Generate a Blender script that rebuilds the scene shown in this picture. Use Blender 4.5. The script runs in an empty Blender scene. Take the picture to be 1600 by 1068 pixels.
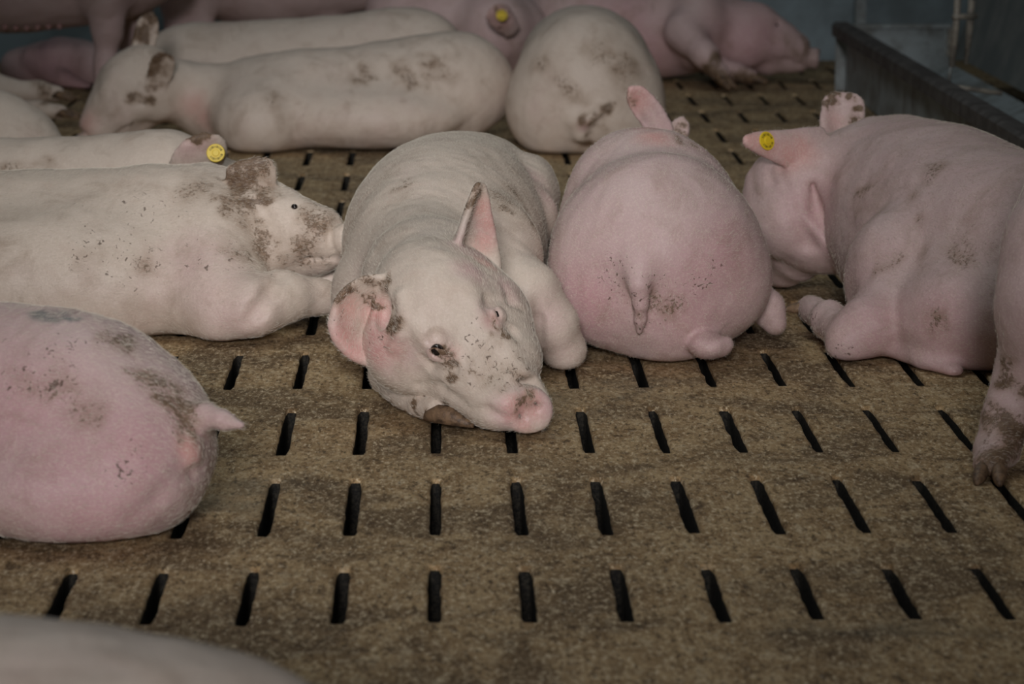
import bpy, math, random, time
import numpy as np
from mathutils import Vector, Matrix
T0 = time.time()
sc = bpy.context.scene
col = sc.collection
random.seed(7); rng = np.random.default_rng(7)

# ------------------------------------------------------------------ camera
FPX = 4800.0
CAM_H, PITCH, YAW, ROLL = 0.934537, 0.17883, 0.023296, -0.000432
SLOT_X0, SLOT_Y0, SLOT_P, SLOT_L, SLOT_A = -0.008852, 2.828164, 0.483879, 0.323276, 0.11
_cy, _sy, _cp, _sp = math.cos(YAW), math.sin(YAW), math.cos(PITCH), math.sin(PITCH)
FW = np.array([_sy*_cp, _cy*_cp, -_sp]); _rt = np.array([_cy, -_sy, 0.0]); _up = np.cross(_rt, FW)
RT = _rt*math.cos(ROLL) + _up*math.sin(ROLL); UP = -_rt*math.sin(ROLL) + _up*math.cos(ROLL)
CAMP = np.array([0.0, 0.0, CAM_H])
cam_d = bpy.data.cameras.new('camera'); cam = bpy.data.objects.new('camera', cam_d); col.objects.link(cam)
cam_d.sensor_width = 36.0; cam_d.lens = 36.0*FPX/1600.0
cam.matrix_world = Matrix(((RT[0], UP[0], -FW[0], 0), (RT[1], UP[1], -FW[1], 0), (RT[2], UP[2], -FW[2], CAM_H), (0, 0, 0, 1)))
cam_d.clip_start = 0.05; cam_d.clip_end = 60
cam_d.dof.use_dof = True; cam_d.dof.focus_distance = 4.75; cam_d.dof.aperture_fstop = 7.5
sc.camera = cam

# ------------------------------------------------------------------ light
w = bpy.data.worlds.new('world'); sc.world = w; w.use_nodes = True
w.node_tree.nodes['Background'].inputs[0].default_value = (0.80, 0.90, 1.0, 1); w.node_tree.nodes['Background'].inputs[1].default_value = 0.045
def area(name, loc, target, size, size_y, power, colr):
    l = bpy.data.lights.new(name, 'AREA'); l.shape = 'RECTANGLE'; l.size = size; l.size_y = size_y; l.energy = power; l.color = colr
    o = bpy.data.objects.new(name, l); col.objects.link(o); o.location = loc
    o.rotation_euler = (Vector(target) - Vector(loc)).to_track_quat('-Z', 'Y').to_euler()
    return o
def spot(name, loc, target, half, power, radius, colr):
    l = bpy.data.lights.new(name, 'SPOT'); l.spot_size = 2*math.radians(half); l.spot_blend = 1.0; l.energy = power; l.shadow_soft_size = radius; l.color = colr
    o = bpy.data.objects.new(name, l); col.objects.link(o); o.location = loc
    o.rotation_euler = (Vector(target) - Vector(loc)).to_track_quat('-Z', 'Y').to_euler()
    return o
spot('aisle_lamp', (-0.5, -3.4, 2.45), (-0.08, 5.3, 0.2), 7.8, 2780, 0.8, (1.0, 0.965, 1.0))
area('ceiling_lamp', (-0.3, 4.9, 2.7), (-0.05, 5.0, 0.0), 1.8, 0.7, 14, (0.96, 1.0, 0.98))
area('ceiling_lamp', (0.0, 8.4, 2.9), (0.0, 8.4, 0.0), 2.2, 0.4, 7, (0.86, 0.95, 1.0))
sc.cycles.max_bounces = 6; sc.cycles.diffuse_bounces = 4; sc.cycles.glossy_bounces = 2
sc.view_settings.view_transform = 'Standard'; sc.view_settings.look = 'None'
sc.view_settings.exposure = 0.0; sc.view_settings.gamma = 1.0; sc.view_settings.use_curve_mapping = False

# ------------------------------------------------------------------ points in the pen
def ray(px, py): return FW + RT*(px-800.0)/FPX - UP*(py-534.0)/FPX
def Q(px, py, Y):                      # the point seen at a spot of the picture, at ground distance Y
    d = ray(px, py); return CAMP + d*(Y/d[1])
def G(px, py, z=0.0):                  # the same at height z
    d = ray(px, py); return CAMP + d*((z-CAM_H)/d[2])
def V(px, Y, z):                       # picture column, distance, height
    lo, hi = -3000.0, 3000.0
    for _ in range(50):
        m = (lo+hi)/2
        if Q(px, m, Y)[2] > z: lo = m
        else: hi = m
    return Q(px, (lo+hi)/2, Y)
def pxm(p): return FPX/float((np.asarray(p)-CAMP) @ FW)      # pixels per metre at a point
def project(P):
    d = P-CAMP; z = d @ FW
    return 800+FPX*(d @ RT)/z, 534-FPX*(d @ UP)/z, z
def unit(v): v = np.asarray(v, float); return v/np.linalg.norm(v)
def view(r, u, t):                     # direction given as right / up / towards the viewer
    return unit(RT*r + UP*u - FW*t)

# ------------------------------------------------------------------ node helpers
def new_mat(name):
    m = bpy.data.materials.new(name); m.use_nodes = True
    nt = m.node_tree; bs = nt.nodes['Principled BSDF']
    return m, nt, bs
def N(nt, t, **kw):
    n = nt.nodes.new(t)
    for k, v in kw.items():
        if k.startswith('i_'):
            key = k[2:]; key = int(key) if key.isdigit() else key.replace('_', ' ')
            n.inputs[key].default_value = v
        else: setattr(n, k, v)
    return n
def L(nt, a, ao, b, bi): nt.links.new(a.outputs[ao], b.inputs[bi])
def math_n(nt, op, a, b=None, clamp=False):
    n = nt.nodes.new('ShaderNodeMath'); n.operation = op; n.use_clamp = clamp
    for i, v in enumerate((a, b)):
        if v is None: continue
        if isinstance(v, (int, float)): n.inputs[i].default_value = v
        else: nt.links.new(v, n.inputs[i])
    return n.outputs[0]
def mixc(nt, f, a, b):
    n = nt.nodes.new('ShaderNodeMix'); n.data_type = 'RGBA'
    for i, v in ((0, f), (6, a), (7, b)):
        if isinstance(v, (int, float)): n.inputs[i].default_value = v
        elif isinstance(v, tuple): n.inputs[i].default_value = (*v, 1)
        else: nt.links.new(v, n.inputs[i])
    return n.outputs[2]
def noise(nt, scale, detail=4, rough=0.55, vec=None, dist=0.0):
    n = N(nt, 'ShaderNodeTexNoise'); n.inputs['Scale'].default_value = scale; n.inputs['Detail'].default_value = detail
    n.inputs['Roughness'].default_value = rough; n.inputs['Distortion'].default_value = dist
    if vec is not None: nt.links.new(vec, n.inputs['Vector'])
    return n.outputs['Fac']
def ramp(nt, f, lo, hi):
    n = N(nt, 'ShaderNodeMapRange'); n.interpolation_type = 'SMOOTHSTEP'
    n.inputs[1].default_value = lo; n.inputs[2].default_value = hi; nt.links.new(f, n.inputs[0]); return n.outputs[0]
def attr(nt, name):
    n = N(nt, 'ShaderNodeAttribute'); n.attribute_name = name; return n.outputs['Fac']

# ------------------------------------------------------------------ materials
def make_skin(name, cream, pink, pinkbias=0.0, rough=0.52):
    m, nt, bs = new_mat(name)
    tc = N(nt, 'ShaderNodeTexCoord').outputs['Object']
    big = noise(nt, 6.0, 4, 0.6, tc); mid = noise(nt, 28.0, 4, 0.6, tc); fine = noise(nt, 260.0, 3, 0.6, tc)
    pk = math_n(nt, 'ADD', attr(nt, 'pink'), math_n(nt, 'MULTIPLY', math_n(nt, 'SUBTRACT', big, 0.5 - pinkbias), 1.1), True)
    c = mixc(nt, pk, cream, pink)
    c = mixc(nt, ramp(nt, mid, 0.45, 0.75), c, mixc(nt, 0.18, c, (0.40, 0.26, 0.19)))
    c = mixc(nt, math_n(nt, 'MULTIPLY', attr(nt, 'raw'), math_n(nt, 'ADD', 0.6, math_n(nt, 'MULTIPLY', mid, 0.5)), True), c, (0.60, 0.285, 0.245))
    # hair grain
    c = mixc(nt, math_n(nt, 'MULTIPLY', ramp(nt, fine, 0.45, 0.7), 0.22), c, (0.80, 0.70, 0.58))
    # dried dung, and the painted shade in the nostrils: a soft brown film, crumbs in it, and full cover where it is thick
    d = attr(nt, 'dirt_shade')
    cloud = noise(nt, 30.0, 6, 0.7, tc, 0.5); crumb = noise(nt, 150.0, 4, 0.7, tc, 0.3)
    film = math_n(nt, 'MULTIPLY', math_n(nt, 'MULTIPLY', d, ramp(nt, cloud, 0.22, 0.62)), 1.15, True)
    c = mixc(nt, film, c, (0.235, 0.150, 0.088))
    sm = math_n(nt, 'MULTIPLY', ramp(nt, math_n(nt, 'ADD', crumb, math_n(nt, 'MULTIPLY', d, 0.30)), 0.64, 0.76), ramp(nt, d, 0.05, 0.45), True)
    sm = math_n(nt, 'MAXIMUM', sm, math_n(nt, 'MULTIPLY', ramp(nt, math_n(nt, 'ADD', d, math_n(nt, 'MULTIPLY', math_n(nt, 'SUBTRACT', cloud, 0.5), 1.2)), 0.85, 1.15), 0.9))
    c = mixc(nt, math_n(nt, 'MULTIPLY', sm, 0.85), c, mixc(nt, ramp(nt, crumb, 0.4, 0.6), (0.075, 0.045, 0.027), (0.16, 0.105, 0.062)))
    # faint grime all over
    gr = noise(nt, 11.0, 6, 0.7, tc, 0.6)
    c = mixc(nt, math_n(nt, 'MULTIPLY', ramp(nt, gr, 0.48, 0.74), 0.42), c, (0.25, 0.17, 0.11))
    # specks
    s = attr(nt, 'speck')
    spn = noise(nt, 130.0, 2, 0.5, tc, 0.9)
    sp = math_n(nt, 'MULTIPLY', ramp(nt, math_n(nt, 'ADD', spn, math_n(nt, 'MULTIPLY', s, 0.2)), 0.70, 0.78), ramp(nt, s, 0.02, 0.3), True)
    c = mixc(nt, math_n(nt, 'MULTIPLY', sp, 0.8), c, (0.085, 0.050, 0.030))
    g = attr(nt, 'grey')
    c = mixc(nt, math_n(nt, 'MULTIPLY', g, 0.6, True), c, (0.20, 0.19, 0.175))
    nt.links.new(c, bs.inputs['Base Color'])
    nt.links.new(math_n(nt, 'SUBTRACT', rough, math_n(nt, 'MULTIPLY', attr(nt, 'wet'), 0.28)), bs.inputs['Roughness'])
    bs.inputs['Specular IOR Level'].default_value = 0.36
    wr = noise(nt, 70.0, 5, 0.65, tc, 0.3)
    h = math_n(nt, 'ADD', math_n(nt, 'MULTIPLY', wr, 0.5), math_n(nt, 'MULTIPLY', fine, 0.35))
    h = math_n(nt, 'ADD', h, math_n(nt, 'MULTIPLY', sm, 0.35))
    bp = N(nt, 'ShaderNodeBump'); bp.inputs['Strength'].default_value = 0.5; bp.inputs['Distance'].default_value = 0.004
    nt.links.new(h, bp.inputs['Height']); L(nt, bp, 0, bs, 'Normal')
    return m
SKIN = make_skin('pig_skin_cream', (0.59, 0.495, 0.405), (0.56, 0.375, 0.355), -0.03)
SKIN_P = make_skin('pig_skin_pink', (0.555, 0.415, 0.388), (0.52, 0.308, 0.312), 0.14)
def flat(name, c, rough=0.6, spec=0.3, metal=0.0, bump=0.0, bscale=80.0, c2=None, cs=20.0):
    m, nt, bs = new_mat(name)
    tc = N(nt, 'ShaderNodeTexCoord').outputs['Object']
    if c2: nt.links.new(mixc(nt, ramp(nt, noise(nt, cs, 6, 0.65, tc, 0.3), 0.38, 0.66), c, c2), bs.inputs['Base Color'])
    else: bs.inputs['Base Color'].default_value = (*c, 1)
    bs.inputs['Roughness'].default_value = rough; bs.inputs['Specular IOR Level'].default_value = spec; bs.inputs['Metallic'].default_value = metal
    if bump:
        bp = N(nt, 'ShaderNodeBump'); bp.inputs['Strength'].default_value = bump; bp.inputs['Distance'].default_value = 0.004
        nt.links.new(noise(nt, bscale, 5, 0.6, tc), bp.inputs['Height']); L(nt, bp, 0, bs, 'Normal')
    return m
M_EYE = flat('eye_wet', (0.012, 0.008, 0.007), 0.06, 0.6)
M_HOOF = flat('hoof_horn', (0.20, 0.125, 0.07), 0.55, 0.35, 0, 0.4, 120, (0.055, 0.034, 0.02), 60)
M_TAG = flat('tag_yellow', (0.72, 0.52, 0.02), 0.45, 0.4)
M_INK = flat('tag_ink', (0.16, 0.12, 0.01), 0.6)
M_HAIR = flat('bristle_hair', (0.66, 0.60, 0.50), 0.5, 0.3)
M_NIP = flat('teat_skin', (0.42, 0.24, 0.22), 0.5)

# ------------------------------------------------------------------ mesh helpers
def mesh_obj(name, verts, faces, mat, parent=None, smooth=True):
    me = bpy.data.meshes.new(name)
    me.from_pydata([tuple(map(float, v)) for v in verts], [], [tuple(f) for f in faces]); me.update()
    if smooth: me.shade_smooth()
    me.materials.append(mat)
    o = bpy.data.objects.new(name, me); col.objects.link(o)
    if parent is not None: o.parent = parent; o.matrix_parent_inverse = parent.matrix_world.inverted()
    return o
def tag(o, label, cat=None, group=None, kind=None):
    if label: o['label'] = label
    if cat: o['category'] = cat
    if group: o['group'] = group
    if kind: o['kind'] = kind
    return o

def grow_bristles(b, v, f, o, base):
    """short pale bristles lying along the coat"""
    A, B, C, Dq = v[f[:, 0]], v[f[:, 1]], v[f[:, 2]], v[f[:, 3]]
    nrm = np.cross(C-A, Dq-B); ar = np.linalg.norm(nrm, axis=1); nrm /= np.maximum(ar, 1e-12)[:, None]
    ar = np.where(((A+C)/2)[:, 2] > 0.012, ar, 0)
    bald = b.bald[f].mean(1); ar = np.where(bald > 0.75, ar*0.12, ar)
    n = b.hair; i = rng.choice(len(f), n, p=ar/ar.sum())
    s_, t_ = rng.random(n)[:, None], rng.random(n)[:, None]
    P = (A[i]*(1-s_)+B[i]*s_)*(1-t_)+(Dq[i]*(1-s_)+C[i]*s_)*t_; nn = nrm[i]
    fl = np.zeros((n, 3))
    for (c, d, rad) in b.flow:
        wgt = np.exp(-(np.linalg.norm(P-np.asarray(c), axis=1)/rad)**2)+1e-4; fl += wgt[:, None]*np.asarray(d)
    fl += rng.normal(0, 0.22, (n, 3))*np.linalg.norm(fl, axis=1)[:, None]
    fl -= nn*(fl*nn).sum(1)[:, None]; fl /= np.maximum(np.linalg.norm(fl, axis=1), 1e-6)[:, None]
    ln = (0.005+0.005*rng.random(n))[:, None]*b.hair_len
    d1 = fl*0.95+nn*0.30; d2 = fl+nn*0.08
    pts = np.stack([P-nn*0.0005, P+d1*ln*0.5, P+d1*ln*0.5+d2*ln*0.5], 1)-base
    hc = bpy.data.hair_curves.new('bristles'); hc.add_curves([3]*n)
    hc.attributes['position'].data.foreach_set('vector', pts.astype(np.float32).ravel())
    ra = hc.attributes.new('radius', 'FLOAT', 'POINT') if 'radius' not in hc.attributes else hc.attributes['radius']
    ra.data.foreach_set('value', np.tile(np.array([0.00013, 0.00010, 0.00003], np.float32), n))
    hc.materials.append(M_HAIR)
    h = bpy.data.objects.new('bristles', hc); col.objects.link(h); h.parent = o
    h['kind'] = 'stuff'; h['label'] = 'short pale bristles'
# ------------------------------------------------------------------ bodies grown from a distance field
def frame(fwd, left):
    x = unit(fwd); y = np.asarray(left, float); y = unit(y - x*(x @ y)); return np.stack([x, y, np.cross(x, y)])
class Body:
    def __init__(s): s.ops = []; s.paint = []; s.kids = []; s.lo = np.full(3, 9e9); s.hi = np.full(3, -9e9); s.flow = []; s.hair = 0; s.hair_len = 1.0
    def _ext(s, P, r): s.lo = np.minimum(s.lo, P-r); s.hi = np.maximum(s.hi, P+r)
    def ball(s, P, r, k=0.03, sub=False):
        return s.ell(P, (r, r, r), None, k, sub)
    def ell(s, P, rad, F=None, k=0.03, sub=False):
        P = np.asarray(P, float); rad = np.asarray(rad, float)
        if not sub: s._ext(P, rad.max())
        s.ops.append(('e', P, rad, np.eye(3) if F is None else F, k, sub)); return s
    def cone(s, A, B, ra, rb, k=0.03, sub=False):
        A = np.asarray(A, float); B = np.asarray(B, float)
        if not sub: s._ext(A, ra); s._ext(B, rb)
        s.ops.append(('c', A, B, ra, rb, k, sub)); return s
    def chain(s, pts, k=0.03, sub=False):
        for (A, ra), (B, rb) in zip(pts[:-1], pts[1:]): s.cone(A, B, ra, rb, k, sub)
        return s
    def disc(s, P, axis, R, H, rnd, k=0.005):
        P = np.asarray(P, float); s._ext(P, R+H)
        s.ops.append(('d', P, unit(axis), R, H, rnd, k)); return s
    def dots(s, pts, rad, k=0.006):
        for p, r in zip(pts, rad): s._ext(p, r)
        s.ops.append(('p', pts, rad, k)); return s
    def ear(s, B, T, wdir, inner, W, cup=0.45, bend=(0, 0, 0), thick=0.0045, vox=0.004, tipw=0.1, shape='leaf'):
        """leaf-shaped ear from base B to tip T; wdir across, inner = the way its hollow faces"""
        B = np.asarray(B, float); T = np.asarray(T, float); ax = T-B; n = np.asarray(bend, float)
        wd = unit(np.asarray(wdir) - unit(ax)*(unit(ax) @ np.asarray(wdir))); nn = np.cross(unit(ax), wd)
        if nn @ np.asarray(inner) < 0: nn = -nn
        if shape == 'tri': wf = lambda u: W*((1-u)**0.85*0.98+0.06)*(1-0.25*max(0, 0.2-u))+0.004
        elif shape == 'stub': wf = lambda u: W*(1.0 if u < 0.7 else math.sqrt(max(0.0, 1-((u-0.7)/0.34)**2)))
        elif shape == 'round': wf = lambda u: W*math.sqrt(max(0.05, 1-(u-0.3)**2/0.55))
        else: wf = lambda u: W*(0.62+0.62*u-0.25*u*u)*math.sqrt(max(0.0, 1-u**3.0)) + W*tipw*u
        pts, rad, uv = [], [], []
        nu = max(8, int(np.linalg.norm(ax)/(vox*0.95)))
        for u in np.linspace(0, 1, nu):
            wdt = wf(u)
            nv = max(3, int(2*wdt/(vox*0.95)))
            for v in np.linspace(-1, 1, nv):
                p = B + ax*u + wd*v*wdt - nn*cup*wdt*(1-v*v)*(1-0.45*u) + n*u*u
                pts.append(p); rad.append(thick*(1-0.25*u)*(1-0.2*abs(v))); uv.append((u, v))
        s.dots(np.array(pts), np.array(rad), 0.007)
        return lambda u, v, off=0.0: (lambda wdt: B + ax*u + wd*v*wdt - nn*cup*wdt*(1-v*v)*(1-0.45*u) + n*u*u + nn*off)(wf(u)), nn, wd
    # paint: kind, points (picture spots or 3-D points), radius in metres, strength
    def dab(s, kind, pts, r, st=1.0): s.paint.append((kind, pts, r, st)); return s

    def at(s, X):
        """signed distance of single points"""
        X = np.atleast_2d(np.asarray(X, float)); D = np.full(len(X), 0.5)
        for op in s.ops:
            k, sub = 0.006, False
            if op[0] == 'e':
                _, P, rad, F, k, sub = op; q = (X-P) @ F.T/rad; k0 = np.linalg.norm(q, axis=1); k1 = np.linalg.norm(q/rad, axis=1)+1e-6; d = k0*(k0-1)/k1
            elif op[0] == 'c':
                _, A, B, ra, rb, k, sub = op; ab = B-A; t = np.clip((X-A) @ ab/(ab @ ab+1e-9), 0, 1)
                d = np.linalg.norm(X-A-t[:, None]*ab, axis=1)-(ra+(rb-ra)*t)
            elif op[0] == 'd':
                _, P, a, R, H, rnd, k = op; t = (X-P) @ a; rr = np.sqrt(np.maximum(((X-P)**2).sum(1)-t*t, 0))
                qx = rr-(R-rnd); qy = np.abs(t)-(H-rnd); d = np.sqrt(np.maximum(qx, 0)**2+np.maximum(qy, 0)**2)+np.minimum(np.maximum(qx, qy), 0)-rnd
            else:
                _, pts, rad, k = op; d = np.full(len(X), 0.5)
                for i in range(0, len(X), 200): d[i:i+200] = (np.linalg.norm(X[i:i+200, None]-pts[None], axis=2)-rad).min(1)
            if sub: d = -d; h = np.maximum(k-np.abs(D-d), 0)/k; D = np.maximum(D, d)+h*h*k*0.25
            else: h = np.maximum(k-np.abs(D-d), 0)/k; D = np.minimum(D, d)-h*h*k*0.25
        return D
    def hit(s, px, py):
        """where the line of sight through a picture spot meets the body, and the outward normal there"""
        d = ray(px, py); zc = (np.array([s.lo, s.hi])-CAMP) @ FW
        t = np.arange(max(0.5, zc.min()-0.5), zc.max()+0.5, 0.004)
        X = CAMP+t[:, None]*d; D = s.at(X); i = np.flatnonzero(D < 0)
        if len(i) == 0: i = [int(np.argmin(D))]
        a = t[max(0, i[0]-1)]; t2 = np.linspace(a, a+0.006, 13); D2 = s.at(CAMP+t2[:, None]*d)
        j = np.flatnonzero(D2 < 0); P = CAMP+d*(t2[j[0]] if len(j) else a+0.004)
        e = 0.004; g = s.at(np.array([P+e*v for v in (*np.eye(3), *-np.eye(3))])); n = unit(g[:3]-g[3:])
        return P, n
    def crease(s, spots, r=0.006, depth=0.004, k=0.012):
        pts = []
        for q in spots: P, n = s.hit(*q); pts.append((P+n*(r-depth), r))
        m = len(pts)
        pts = [(p, rr*(0.45 if i in (0, m-1) else 1)) for i, (p, rr) in enumerate(pts)]
        return s.chain(pts, k, True)
    def tail(s, spots, sink=0.5):
        """tail lying on the skin: (px, py, radius in pixels) from root to tip"""
        pts = []
        for i, (x, y, rp) in enumerate(spots):
            P, n = s.hit(x, y); rad = rp/pxm(P); pts.append((P+n*rad*(sink if i else -0.4), rad))
        s.chain(pts[:2], 0.03); s.chain(pts[1:], 0.008); return s
    def ridge(s, spots, r=0.010, height=0.005, k=0.012):
        pts = []
        for q in spots: P, n = s.hit(*q); pts.append((P-n*(r-height), r))
        return s.chain(pts, k)

    def field(s, vox, floor=True):
        lo = s.lo-0.03; hi = s.hi+0.03
        if floor: lo[2] = max(lo[2], -0.02)
        n = np.ceil((hi-lo)/vox).astype(int)+1
        ax = [(lo[i]+vox*np.arange(n[i])).astype(np.float32) for i in range(3)]
        D = np.full(n, 0.5, np.float32)
        def sl(a, b, m):
            i0 = np.clip(np.floor((a-m-lo)/vox).astype(int), 0, n); i1 = np.clip(np.ceil((b+m-lo)/vox).astype(int)+1, 0, n)
            return tuple(slice(p, q) for p, q in zip(i0, i1))
        def comb(S, d, k, sub):
            A = D[S]
            if A.size == 0: return
            if sub: d = -d; h = np.maximum(k-np.abs(A-d), 0)/k; D[S] = np.maximum(A, d)+h*h*k*0.25
            else: h = np.maximum(k-np.abs(A-d), 0)/k; D[S] = np.minimum(A, d)-h*h*k*0.25
        for op in s.ops:
            if op[0] == 'e':
                _, P, rad, F, k, sub = op
                S = sl(P-rad.max(), P+rad.max(), k+0.03)
                x = (ax[0][S[0]]-P[0])[:, None, None]; y = (ax[1][S[1]]-P[1])[None, :, None]; z = (ax[2][S[2]]-P[2])[None, None, :]
                k0 = 0; k1 = 0
                for i in range(3):
                    q = (F[i, 0]*x+F[i, 1]*y+F[i, 2]*z)/rad[i]; k0 = k0+q*q; k1 = k1+(q/rad[i])**2
                k0 = np.sqrt(k0); k1 = np.sqrt(k1)+1e-6
                comb(S, (k0*(k0-1)/k1).astype(np.float32), k, sub)
            elif op[0] == 'c':
                _, A, B, ra, rb, k, sub = op
                m = max(ra, rb)
                S = sl(np.minimum(A, B)-m, np.maximum(A, B)+m, k+0.03)
                x = (ax[0][S[0]]-A[0])[:, None, None]; y = (ax[1][S[1]]-A[1])[None, :, None]; z = (ax[2][S[2]]-A[2])[None, None, :]
                ab = B-A; l2 = float(ab @ ab)+1e-9
                t = np.clip((x*ab[0]+y*ab[1]+z*ab[2])/l2, 0, 1)
                d = np.sqrt((x-t*ab[0])**2+(y-t*ab[1])**2+(z-t*ab[2])**2)-(ra+(rb-ra)*t)
                comb(S, d.astype(np.float32), k, sub)
            elif op[0] == 'd':
                _, P, a, R, H, rnd, k = op
                S = sl(P-R-H, P+R+H, k+0.03)
                x = (ax[0][S[0]]-P[0])[:, None, None]; y = (ax[1][S[1]]-P[1])[None, :, None]; z = (ax[2][S[2]]-P[2])[None, None, :]
                t = x*a[0]+y*a[1]+z*a[2]; rr = np.sqrt(np.maximum(x*x+y*y+z*z-t*t, 0))
                qx = rr-(R-rnd); qy = np.abs(t)-(H-rnd)
                d = np.sqrt(np.maximum(qx, 0)**2+np.maximum(qy, 0)**2)+np.minimum(np.maximum(qx, qy), 0)-rnd
                comb(S, d.astype(np.float32), k, False)
            else:
                _, pts, rad, k = op
                for P, r in zip(pts, rad):
                    S = sl(P-r, P+r, 0.010)
                    x = (ax[0][S[0]]-P[0])[:, None, None]; y = (ax[1][S[1]]-P[1])[None, :, None]; z = (ax[2][S[2]]-P[2])[None, None, :]
                    comb(S, (np.sqrt(x*x+y*y+z*z)-r).astype(np.float32), k, False)
        if floor:
            z = 0.001-ax[2][None, None, :]; k = 0.02
            h = np.maximum(k-np.abs(D-z), 0)/k; D = np.maximum(D, z)+h*h*k*0.25
        D[0] = D[-1] = 0.1; D[:, 0] = D[:, -1] = 0.1; D[:, :, 0] = D[:, :, -1] = 0.1
        return D, lo
    def nets(s, D, lo, vox):
        sg = D < 0
        cnt = np.zeros(tuple(k-1 for k in D.shape), np.int8)
        for a in (0, 1):
            for b in (0, 1):
                for c in (0, 1): cnt += sg[a:D.shape[0]-1+a, b:D.shape[1]-1+b, c:D.shape[2]-1+c]
        I = np.argwhere((cnt > 0) & (cnt < 8))
        cor = {(a, b, c): D[I[:, 0]+a, I[:, 1]+b, I[:, 2]+c] for a in (0, 1) for b in (0, 1) for c in (0, 1)}
        acc = np.zeros((len(I), 3)); nn = np.zeros(len(I))
        for p in cor:
            for d in range(3):
                if p[d]: continue
                q = list(p); q[d] = 1; q = tuple(q)
                a, b = cor[p], cor[q]; x = (a < 0) != (b < 0)
                t = np.where(x, a/np.where(x, a-b, 1), 0)
                for e in range(3): acc[:, e] += np.where(x, p[e]+(t if e == d else 0), 0)
                nn += x
        verts = lo + vox*(I + acc/nn[:, None])
        idx = np.full(cnt.shape, -1, np.int32); idx[I[:, 0], I[:, 1], I[:, 2]] = np.arange(len(I))
        quads = []
        for d in range(3):
            e1, e2 = (d+1) % 3, (d+2) % 3
            S0 = [slice(1, -1)]*3; S1 = [slice(1, -1)]*3
            S0[d] = slice(0, -1); S1[d] = slice(1, None)
            a, b = sg[tuple(S0)], sg[tuple(S1)]
            X = np.argwhere(a != b); fl = a[X[:, 0], X[:, 1], X[:, 2]]
            off = np.ones(3, int); off[d] = 0; X = X+off
            c = []
            for i, j in ((0, 0), (-1, 0), (-1, -1), (0, -1)):
                o = np.zeros(3, int); o[e1] = i; o[e2] = j; Y = X+o; c.append(idx[Y[:, 0], Y[:, 1], Y[:, 2]])
            c = np.stack(c, 1); c[~fl] = c[~fl][:, ::-1]; quads.append(c)
        return verts, np.concatenate(quads)
    def build(s, name, label, mat, vox=0.007, cat='pig', group='pigs in the pen', floor=True, smooth=1):
        D, lo = s.field(vox, floor)
        v, f = s.nets(D, lo, vox)
        # one relaxing pass along the mesh, to take the lattice out
        for _ in range(smooth):
            acc = np.zeros_like(v); n = np.zeros(len(v))
            for i in range(4):
                a, b = f[:, i], f[:, (i+1) % 4]
                for e in range(3):
                    acc[:, e] += np.bincount(a, v[b, e], len(v)) + np.bincount(b, v[a, e], len(v))
                n += np.bincount(a, minlength=len(v)) + np.bincount(b, minlength=len(v))
            v = 0.5*v + 0.5*acc/np.maximum(n, 1)[:, None]
        fn_ = np.cross(v[f[:, 2]]-v[f[:, 0]], v[f[:, 3]]-v[f[:, 1]]); vn = np.zeros_like(v)
        for i in range(4):
            for e in range(3): vn[:, e] += np.bincount(f[:, i], fn_[:, e], len(v))
        vn /= np.maximum(np.linalg.norm(vn, axis=1), 1e-12)[:, None]
        dsp = np.zeros(len(v))
        for frq, amp, cnt in ((9.0, 0.0016, 6), (26.0, 0.0007, 6), (75.0, 0.00028, 6)):
            for _ in range(cnt):
                kv = unit(rng.normal(size=3))*frq*rng.uniform(0.7, 1.4)*2; dsp += amp*np.sin(v @ kv + rng.uniform(0, 6.28)+1.3*np.sin(v @ (kv[[1, 2, 0]]*0.6)))/1.6
        v = v+vn*(dsp*np.clip(v[:, 2]/0.02, 0, 1))[:, None]
        base = np.array([(s.lo[0]+s.hi[0])/2, (s.lo[1]+s.hi[1])/2, 0.0])
        me = bpy.data.meshes.new(name)
        me.vertices.add(len(v)); me.vertices.foreach_set('co', (v-base).astype(np.float32).ravel())
        me.loops.add(4*len(f)); me.loops.foreach_set('vertex_index', f.astype(np.int32).ravel())
        me.polygons.add(len(f)); me.polygons.foreach_set('loop_start', np.arange(0, 4*len(f), 4, dtype=np.int32))
        me.update(calc_edges=True); me.validate(); me.shade_smooth()
        me.materials.append(mat)
        px, py, pz = project(v)
        chan = {}
        for kind, pts, r, st in s.paint:
            a = chan.setdefault(kind, np.zeros(len(v)))
            for p in pts:
                if len(p) == 2:
                    near = (np.abs(px-p[0]) < 9) & (np.abs(py-p[1]) < 9)
                    if not near.any(): continue
                    i = np.flatnonzero(near); p = v[i[np.argmin(pz[i])]]
                p = np.asarray(p); q = v-p; sel = np.flatnonzero((np.abs(q) < 2*r).all(1)); q = q[sel]
                if kind in ('dirt_shade', 'speck', 'grey'):           # ragged outline
                    wv = np.zeros_like(q)
                    for fr, am in ((2.2, 0.34), (5.5, 0.20), (12.0, 0.10)):
                        for _ in range(3):
                            kv = unit(rng.normal(size=3))*fr/r; wv += am*r*np.sin(q @ kv+rng.uniform(0, 6.3))[:, None]*rng.normal(size=3)/1.7
                    q = q+wv
                q = np.linalg.norm(q, axis=1)/(r*1.1)
                t = np.clip(1-q, 0, 1); t = t*t*(3-2*t)
                a[sel] = np.maximum(a[sel], st*t*(1.3 if kind == 'dirt_shade' else 1))
        for kind in ('pink', 'dirt_shade', 'speck', 'grey', 'wet', 'raw'):
            at = me.attributes.new(kind, 'FLOAT', 'POINT')
            at.data.foreach_set('value', chan.get(kind, np.zeros(len(v))).astype(np.float32))
        o = bpy.data.objects.new(name, me); o.location = base; col.objects.link(o)
        bpy.context.view_layer.update()
        tag(o, label, cat, group)
        for fn in s.kids: fn(o)
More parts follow.
